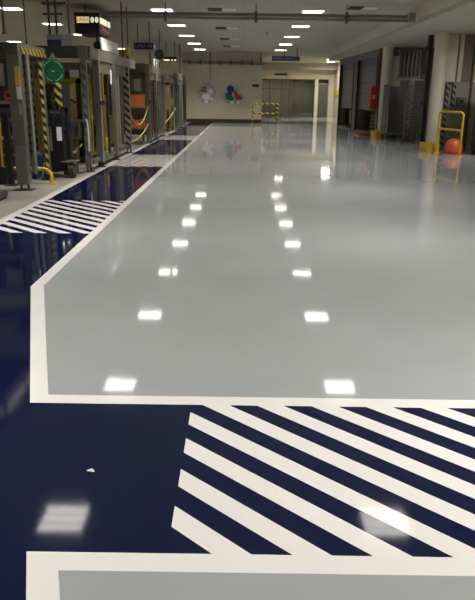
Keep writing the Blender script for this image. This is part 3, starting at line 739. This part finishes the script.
# control box on an arm, chain
cbx = thing('operator_box', 'grey operator box on a post, right of the pallet stacker', 'control box', (-3.3, 13.2, 0))
MB().box(-3.44, -3.22, 13.2, 13.4, .66, 1.0, .015).build('box', DARK_P, cbx)
MB().box(-3.30, -3.25, 13.19, 13.2, .72, .95).build('screen', BLACK, cbx)
MB().box(-3.45, -3.13, 13.22, 13.38, 1.01, 1.04).build('tray', GREY_P, cbx)
MB().cyl((-3.33, 13.3, .02), (-3.33, 13.3, .66), .025).build('stand', GREY_P, cbx); MB().cyl((-3.33, 13.3, 0), (-3.33, 13.3, .02), .12).build('base', DARK_P, cbx)
wp = MB().tube([(-3.10, 13.436, .42), (-3.10, 13.436, .8), (-3.11, 13.436, .98), (-3.13, 13.436, 1.05)], .018).build('white_hose', WHITE_P, None, True); tag(wp, 'short white bent pipe on the second frame post', 'pipe')
def sag(a, b, d, n=14): 
    a, b = Vector(a), Vector(b)
    return [a.lerp(b, i / n) + Vector((0, 0, -d * 4 * (i / n) * (1 - i / n))) for i in range(n + 1)]
ch = MB().tube(sag((-3.45, 12.95, .36), (-3.17, 13.12, .58), .04), .016, 6).build('barrier_chain', CHAIN, None, True); tag(ch, 'yellow and black plastic chain strung beside the pallet stacker', 'chain')

# machines behind the guards
def machine(label, x0, x1, y0, y1, h, m, seed, name='packing_machine'):
    t = thing(name, label, 'machine', ((x0 + x1) / 2, (y0 + y1) / 2, 0), 'packing machines behind the guards')
    r = random.Random(seed)
    MB().box(x0, x1, y0, y1, .12, h * .45, .02).build('bed', m, t)
    MB().box(x0, x0 + .5 * (x1 - x0), y0 + .1, y1, h * .45, h, .02).build('housing', m, t)
    for x in (x0 + .05, x1 - .05):
        for y in (y0 + .05, y1 - .05):
            MB().box(x - .05, x + .05, y - .05, y + .05, 0, h * (1 if x > x0 + .1 else .45), .005).build('leg', DARK_P if r.random() < .5 else m, t)
    MB().box(x0, x1 + .02, y0, y0 + .08, h - .1, h).box(x1 - .08, x1 + .02, y0, y1, h - .1, h).build('top_frame', m, t)
    for k in range(5):
        yy = y0 + .1 + r.random() * (y1 - y0 - .3); zz = .25 + r.random() * (h - .6); w = .08 + r.random() * .2
        MB().box(x1 - .03, x1 + .05, yy, yy + w, zz, zz + .1 + r.random() * .35, .008).build('access_panel', r.choice([STEEL, DARK_P, BLACK, GREY_P, OCHRE]), t)
    MB().tube([(x1 - .1 - (x1 - x0) * .6 * i / 10, y0 - .03, h * .72 + .14 * math.sin(i / 10 * PI)) for i in range(11)], .02).build('hose', BLACK, t, True)
    MB().cyl((x1 - .4, y0 - .02, h * .33), (x1 - .4, y0 + .05, h * .33), .035).build('knob', BLACK, t)
    MB().box(x0 + .2, x0 + .5, y0 - .02, y0 + .02, h * .75, h * .9).build('notice', PAPER, t)
    return t
machine('yellow-ochre packing machine right of the pallet stacker, behind the second frame post', -4.8, -3.66, 15.3, 17.7, 1.85, OCHRE, 3)
t = thing('yellow_gate_post', 'bright yellow stepped bracket standing inside the long guard frame', 'bracket', (-3.2, 15.3, 0))
MB().box(-3.3, -3.2, 15.2, 15.5, .02, 1.5).build('upright', OCHRE, t); MB().box(-3.3, -3.16, 15.2, 15.8, .3, .55, .01).build('lower_block', YEL, t)
MB().box(-3.26, -3.17, 15.25, 15.45, .9, 1.3, .01).build('hook_plate', mat('lemon', (.60, .46, .10), .5), t)
nt_ = MB().box(-3.62, -3.43, 14.3, 14.31, 1.86, 2.0).build('printed_notice', PAPER); tag(nt_, 'small printed notice hung right of the green disc', 'notice')
MB().box(-3.62, -3.43, 14.299, 14.3, 1.9, 1.96).build('print', mat('notice_grey', (.35, .34, .32), .7), None) if False else None
machine('olive packing machine deep inside the first cell', -7.2, -5.2, 13.2, 16.5, 1.9, OLIVE, 8)
machine('olive packing machine in the bay behind the orange crates', -5.0, -3.75, 19.9, 21.2, 2.0, OLIVE, 5)
machine('yellow-ochre packing machine in the third bay, near the back wall', -4.6, -3.12, 28.6, 30.4, 2.0, mat('dull_ochre', (.19, .14, .035), .5, 0, .25, 5), 11)

# frame 3 with the bay of orange crates
p3 = thing('guard_frame', 'third grey guard frame, right of the orange crates', 'guard frame', (-3.1, 23.8, 0), 'steel guard frames along the walkway')
sq_post(p3, -3.06, 21.9, .15, .15, 2.2, STEEL)
sq_post(p3, -3.02, 23.4, .12, .12, 2.2, STEEL_L)
sq_post(p3, -3.05, 25.7, .14, .14, 2.3, STEEL)
hdr(MB(), -3.14, -2.98, 21.8, 25.9, 2.18, 2.44).build('header', STEEL, p3)
hdr(MB(), -5.9, -3.14, 21.8, 21.95, 2.18, 2.46).build('header', GREY_P, p3)
MB().box(-3.10, -3.04, 22.4, 25.6, 1.98, 2.18).build('header_panel', STEEL_L, p3)
MB().box(-3.08, -3.03, 22.5, 22.6, .2, 1.98).build('slim_post', BLACK, p3); MB().box(-3.08, -3.03, 24.2, 24.3, .2, 1.98).build('slim_post', BLACK, p3)
MB().box(-3.06, -3.01, 23.0, 23.1, .2, 1.98).build('red_post', BRONZE, p3); MB().box(-3.06, -3.01, 24.8, 24.9, .2, 1.98).build('slim_post', STEEL, p3)
MB().cyl((-3.02, 21.75, 1.3), (-2.96, 21.75, 1.3), .06).build('sensor', BLACK, p3)
MB().box(-3.12, -3.0, 22, 25.6, .14, .24).build('bottom_rail', GREY_P, p3)
w2_ = thing('white_board', 'small white board on top of the third guard frame', 'board', (-3.2, 24.6, 2.45))
MB().box(-3.13, -3.10, 23.95, 25.5, 2.442, 2.71, .004).build('panel', WHITE_P, w2_)
for y in (24.1, 25.3): MB().box(-3.10, -3.07, y, y + .05, 2.442, 2.66).build('bracket', GREY_P, w2_)
for z0, z1, lab in ((1.13, 1.52, 'upper orange crate held in the second bay'), (.50, .76, 'lower orange crate held in the second bay')):
    t = thing('orange_crate', lab, 'crate', (-3.35, 21.5, z0), 'orange crates in the second bay')
    MB().box(-3.58, -3.10, 21.2, 21.45, z0, z1, .015).build('crate', ORANGE, t)
    MB().box(-3.60, -3.08, 21.19, 21.46, z1 - .04, z1, .01).build('rim', mat('orange_rim', (.36, .10, .03), .5), t)
t = thing('crate_stand', 'grey lifting stand that carries the two orange crates', 'stand', (-3.4, 21.8, 0))
MB().box(-3.62, -3.10, 21.2, 21.5, 1.09, 1.13).box(-3.62, -3.10, 21.2, 21.5, .46, .50).build('shelf', GREY_P, t)
for x in (-3.60, -3.20): MB().box(x - .03, x + .03, 21.5, 21.56, 0, 1.9).build('upright', GREY_P, t)
MB().box(-3.63, -3.16, 21.1, 21.57, 0, .10).build('base', STEEL, t)
MB().box(-3.45, -3.23, 21.5, 21.52, 1.62, 1.98).build('panel', STEEL_L, t)
for a, b, d, lab in (((-3.06, 18.2, 1.05), (-3.06, 21.8, 1.15), .42, 'upper sagging yellow chain closing the bay of orange crates'), ((-3.06, 18.2, .28), (-3.06, 21.8, .62), .12, 'lower yellow chain closing the bay of orange crates')):
    o = MB().tube(sag(a, b, d), .02, 6).build('barrier_chain', CHAIN_Y, None, True); tag(o, lab, 'chain', 'chains across the second bay')
MB().box(-5.8, -3.16, 22.0, 22.03, .25, 2.2).build('end_panel', mat('olive_grey_sheet', (.15, .14, .105), .5, .2, .1, 5), p3)
MB().box(-3.62, -3.50, 22.04, 25.6, .25, 2.1).build('inner_panel', DARK_P, p3)
MB().box(-3.50, -3.47, 14.9, 15.25, .3, 2.18).build('inner_panel', DARK_P, p2)
MB().box(-3.45, -3.42, 15.2, 18.0, 1.80, 2.18).build('inner_panel', DARK_P, p2)
MB().box(-3.52, -3.42, 16.1, 16.6, .2, 1.8).build('inner_panel', BLACK, p2)
for y, w_, z0, z1, m in ((14.85, .06, .2, 1.95, OCHRE), (15.75, .05, .2, 1.95, DARK_P), (16.35, .10, .2, 1.5, STEEL_L), (16.5, .05, .2, 1.95, BLACK), (17.5, .08, .2, 1.6, BLACK), (17.75, .06, .2, 1.95, STEEL)):
    MB().box(-3.38, -3.33, y, y + w_, z0, z1).build('slim_post', m, p2)
MB().box(-3.41, -3.38, 14.8, 18.0, .9, .95).build('mid_rail', GREY_P, p2)
me_ = thing('machine_enclosure', 'long dark grey panelled enclosure running behind the packing machines', 'enclosure', (-6.0, 26, 0))
for k in range(7):
    y = 17.3 + k * 2.9
    MB().box(-6.10, -6.04, y + .05, y + 2.85, .12, 2.25, .005).build('panel', [GREY_P, DARK_P, mat('brown_grey_sheet', (.10, .085, .06), .5, .1, .15)][k % 3], me_)
    MB().box(-6.12, -5.98, y - .05, y + .05, 0, 2.35).build('post', DARK_P, me_)
MB().box(-6.12, -5.98, 17.3, 37.6, 2.27, 2.37).build('top_rail', GREY_P, me_)
# frame 4
p4 = thing('guard_frame', 'last grey guard frame, against the back wall', 'guard frame', (-3.0, 33, 0), 'steel guard frames along the walkway')
for y, m in ((30.3, STEEL), (32.4, STEEL_L), (34.8, STEEL)): sq_post(p4, -2.99, y, .15, .15, 2.3, m)
hdr(MB(), -3.08, -2.92, 30.2, 35, 2.16, 2.42).build('header', STEEL, p4)
hdr(MB(), -3.75, -3.08, 28.3, 28.45, 2.10, 2.40).build('header', GREY_P, p4); MB().box(-3.75, -3.08, 28.45, 30.3, 2.2, 2.3).build('cross_member', GREY_P, p4)
MB().box(-3.02, -2.96, 30.4, 34.7, 1.95, 2.16).build('header_panel', STEEL, p4)
for y in (31.2, 33.2, 34.2): MB().box(-3.02, -2.97, y, y + .12, .2, 1.95).build('slim_post', BLACK, p4)
MB().box(-3.05, -2.93, 30.4, 34.7, .14, .24).build('bottom_rail', GREY_P, p4)
o = MB().tube(sag((-3.02, 25.9, .45), (-3.0, 30.2, .95), .05), .022, 6).build('barrier_chain', CHAIN_Y, None, True); tag(o, 'yellow chain closing the third bay, in front of the ochre machine', 'chain')
t = thing('stack_light', 'small yellow and orange beacon on the end of the long guard frame', 'beacon', (-3.12, 18.6, 2.42))
MB().cyl((-3.12, 18.6, 2.42), (-3.12, 18.6, 2.52), .03).build('stem', DARK_P, t); MB().cyl((-3.12, 18.6, 2.52), (-3.12, 18.6, 2.72), .055).build('yellow_lens', YEL, t, True); MB().box(-3.34, -3.18, 18.5, 18.7, 2.44, 2.66, .01).build('ochre_box', OCHRE, t)

# tall cupboards deep in the hall on the left
for k, (y, lab) in enumerate([(19, 'dark cupboard far left beyond the machines, nearest one'), (24, 'dark cupboard far left beyond the machines, middle one'), (29, 'dark cupboard far left beyond the machines, last one')]):
    t = thing('tool_cupboard', lab, 'cupboard', (-7, y, 0), 'cupboards beyond the machines')
    MB().box(-7.6, -6.2, y - 1.8, y + 1.8, .1, 2.1, .02).build('body', GREY_P, t)
    for a in (-.9, .9): 
        d = MB().box(-6.2, -6.17, y + a - .86, y + a + .86, .15, 2.05, .005).build('door', DARK_P, t)
        MB().box(-6.17, -6.14, y + a * .12 - .02, y + a * .12 + .02, .9, 1.15).build('handle', STEEL_L, d)
    MB().box(-7.55, -6.25, y - 1.75, y + 1.75, 0, .1).build('plinth', BLACK, t)

# ------------------------------------------------------------------ overhead signs
def lightbox(x0, x1, y0, y1, z0, z1, label):
    t = thing('lightbox_sign', label, 'lit sign', ((x0 + x1) / 2, (y0 + y1) / 2, z0), 'lit line signs over the machines')
    h = z1 - z0
    MB().box(x0, x1, y0, y1, z0, z1, .008).build('housing', mat('sign_housing', (.020, .016, .022), .4, 0, .2), t)
    MB().box(x0 - .004, x1 + .004, y0 - .004, y1 + .004, z1 - .16 * h, z1 + .004).build('navy_band', NAVY_S, t)
    a, b = z0 + .50 * h, z0 + .80 * h; w = x1 - x0
    MB().box(x0 + .10 * w, x0 + .60 * w, y0 - .012, y0 - .002, a, b).build('lit_panel', SIGN_LIT, t)
    text('LINEA', .115, (x0 + .35 * w, y0 - .014, (a + b) / 2), (PI / 2, 0, 0), SIGN_DARK, t)
    for fx in (.73, .91): MB().extr([(x0 + fx * w + .045 * math.cos(q), y0 - .012, (a + b) / 2 + .07 * math.sin(q)) for q in [2 * PI * k / 20 for k in range(20)]], (0, .01, 0)).build('lit_disc', SIGN_LET, t)
    text('0', .10, (x0 + .73 * w, y0 - .015, (a + b) / 2), (PI / 2, 0, 0), SIGN_DARK, t, 'numeral'); text('0', .10, (x0 + .91 * w, y0 - .015, (a + b) / 2), (PI / 2, 0, 0), SIGN_DARK, t, 'numeral')
    d = y1 - y0
    MB().box(x1 + .002, x1 + .012, y0 + .08 * d, y0 + .64 * d, a, b).build('lit_panel', SIGN_LET, t)
    for fy in (.74, .88): MB().box(x1 + .002, x1 + .012, y0 + fy * d, y0 + (fy + .08) * d, a, b).build('lit_disc', SIGN_LET, t)
    MB().extr([(x1 + .003, y0 + .2 * d, z0 + .40 * h), (x1 + .003, y0 + .85 * d, z0 + .22 * h), (x1 + .003, y0 + .7 * d, z0 + .10 * h), (x1 + .003, y0 + .25 * d, z0 + .22 * h)], (.008, 0, 0)).build('red_arrow', mat('sign_red', (.4, .06, .04), .4, emit=.12, emit_col=(.9, .15, .08)), t)
    return t
lb = lightbox(-4.41, -3.77, 18.25, 19.75, 3.04, 3.53, 'dark lit line sign with two faces hanging above the long guard frame')
for (x, y) in ((-4.2, 18.6), (-3.95, 19.4)): MB().cyl((x, y, 3.53), (x, y, H), .015).build('hanger_rod', DARK_P, lb)
lb2 = lightbox(-4.41, -3.77, 9.4, 10.9, 3.04, 3.53, 'dark lit line sign out of frame, mirrored in the navy floor at the left')
for (x, y) in ((-4.2, 9.7), (-3.95, 10.5)): MB().cyl((x, y, 3.53), (x, y, H), .015).build('hanger_rod', DARK_P, lb2)
bl = thing('siren', 'round black siren on a short rod under the lit line sign', 'siren', (-3.86, 18.35, 2.63))
MB().cyl((-3.86, 18.35, 2.8), (-3.86, 18.35, 3.04), .03).build('rod', BLACK, bl); MB().sphere((-3.86, 18.35, 2.75), .115, .9).build('horn', BLACK, bl, True)
s2 = thing('line_sign', 'navy line sign with pale lettering hanging above the orange crates', 'sign', (-3.4, 23.5, 3.0))
MB().box(-3.71, -3.05, 23.5, 23.9, 2.98, 3.18, .006).build('housing', NAVY_S, s2)
text('LINEA 0 0', .135, (-3.38, 23.495, 3.075), (PI / 2, 0, 0), mat('pale_letters', (.30, .30, .42), .5), s2)
MB().box(-3.05, -3.042, 23.55, 23.85, 3.02, 3.14).build('side_plate', mat('violet_grey', (.20, .17, .24), .5), s2)
for x in (-3.6, -3.2): MB().cyl((x, 23.7, 3.18), (x, 23.7, H), .015).build('hanger_rod', DARK_P, s2)
fn = thing('loudspeaker', 'round black loudspeaker hanging behind the navy line sign', 'loudspeaker', (-3.1, 25.5, 2.92))
MB().cyl((-3.1, 25.45, 2.92), (-3.1, 25.75, 2.92), .17, .11, 28).build('horn', BLACK, fn, True); MB().cyl((-3.1, 25.44, 2.92), (-3.1, 25.45, 2.92), .13).build('grille', DARK_P, fn); MB().cyl((-3.1, 25.65, 3.0), (-3.1, 25.65, H), .015).build('rod', DARK_P, fn)
s3 = thing('line_sign', 'dark red line sign with a lit white strip, farthest of the overhead signs', 'sign', (-3.3, 31, 2.95))
MB().box(-3.60, -2.99, 31, 31.35, 2.92, 3.13, .006).build('housing', mat('dark_red_sign', (.05, .012, .012), .4), s3)
MB().box(-3.58, -3.32, 30.99, 31, 2.95, 3.02).box(-3.24, -3.18, 30.99, 31, 2.95, 3.02).box(-3.10, -3.03, 30.99, 31, 2.95, 3.02).build('lit_strip', SIGN_LET, s3)
for x in (-3.5, -3.1): MB().cyl((x, 31.2, 3.13), (x, 31.2, H), .015).build('hanger_rod', DARK_P, s3)

# drop pipes from the ceiling to the guard frames
def drop(x, y, z0, r, label, m=DARK_P):
    t = thing('drop_pipe', label, 'pipe', (x, y, z0), 'service drops from the ceiling')
    MB().cyl((x, y, z0), (x, y, H), r, seg=12).build('pipe', m, t, True)
    MB().cyl((x, y, z0), (x, y, z0 + .02), r * 2.2, seg=12).build('flange', m, t)
drop(-3.775, 11.0, 2.42, .018, 'dark drop pipe rising from the first guard frame at the far left')
drop(-3.80, 13.675, 2.42, .024, 'dark drop pipe behind the blue and white board, left of a pair')
drop(-3.66, 13.675, 2.42, .024, 'dark drop pipe behind the blue and white board, right of a pair')
drop(-3.415, 13.675, 2.42, .018, 'brown drop pipe over the right end of the blue and white board', mat('brown_pipe', (.12, .075, .045), .5))
drop(-4.27, 13.675, 2.42, .014, 'thin grey drop pipe left of the blue and white board', GREY_P)
drop(-3.15, 18.9, 2.42, .018, 'dark drop pipe at the end of the long guard frame', DARK_P)
drop(-3.12, 17.9, 2.42, .018, 'dark drop pipe just behind the white board', DARK_P)
drop(-3.06, 22.6, 2.442, .022, 'dark drop pipe beside the navy line sign', DARK_P)
drop(-3.0, 32.6, 2.42, .03, 'dark drop pipe on the last guard frame', DARK_P)
t = thing('pipe_bracket', 'dark cross bracket joining the pair of drop pipes', 'bracket', (-3.7, 13.64, 2.95))
MB().box(-3.90, -3.52, 13.625, 13.649, 2.98, 3.02).box(-3.90, -3.52, 13.625, 13.649, 3.16, 3.20).build('bar', DARK_P, t); MB().box(-3.88, -3.40, 13.5, 13.625, 3.17, 3.20).build('tray', DARK_P, t)

# scrap of paper on the navy floor
ps = MB().extr([(-.652, 2.43, .0035), (-.616, 2.424, .0035), (-.622, 2.438, .005), (-.634, 2.444, .007), (-.648, 2.437, .005)], (0, 0, .0015)).build('paper_scrap', PAPER)
tag(ps, 'tiny white scrap of paper lying on the navy floor', 'paper scrap')

# ------------------------------------------------------------------ world, camera, view
w = bpy.data.worlds.new('World'); S.world = w; w.use_nodes = True
w.node_tree.nodes['Background'].inputs['Color'].default_value = (.02, .02, .02, 1)
w.node_tree.nodes['Background'].inputs['Strength'].default_value = .3

f = 650.; pitch = math.radians(17.55); yaw = math.radians(-.3); rho = math.radians(.6)
F = Vector((math.sin(yaw) * math.cos(pitch), math.cos(yaw) * math.cos(pitch), -math.sin(pitch)))
R0 = Vector((math.cos(yaw), -math.sin(yaw), 0)); U0 = R0.cross(F)
c, s = math.cos(rho), math.sin(rho)
R_ = R0 * c + U0 * s; U_ = U0 * c - R0 * s
cam = bpy.data.cameras.new('camera'); co = bpy.data.objects.new('camera', cam); COL.objects.link(co)
M = Matrix((R_, U_, -F)).transposed().to_4x4(); M.translation = (0, 0, 1.55); co.matrix_world = M
cam.sensor_fit = 'VERTICAL'; cam.sensor_height = 24; cam.lens = 24 * f / 600; cam.clip_end = 200
S.camera = co
S.view_settings.view_transform = 'Standard'; S.view_settings.look = 'None'; S.view_settings.gamma = 1
S.view_settings.use_curve_mapping = False; S.view_settings.exposure = .38
S.cycles.use_denoising = True
S.cycles.max_bounces = 8; S.cycles.diffuse_bounces = 5; S.cycles.sample_clamp_indirect = 6
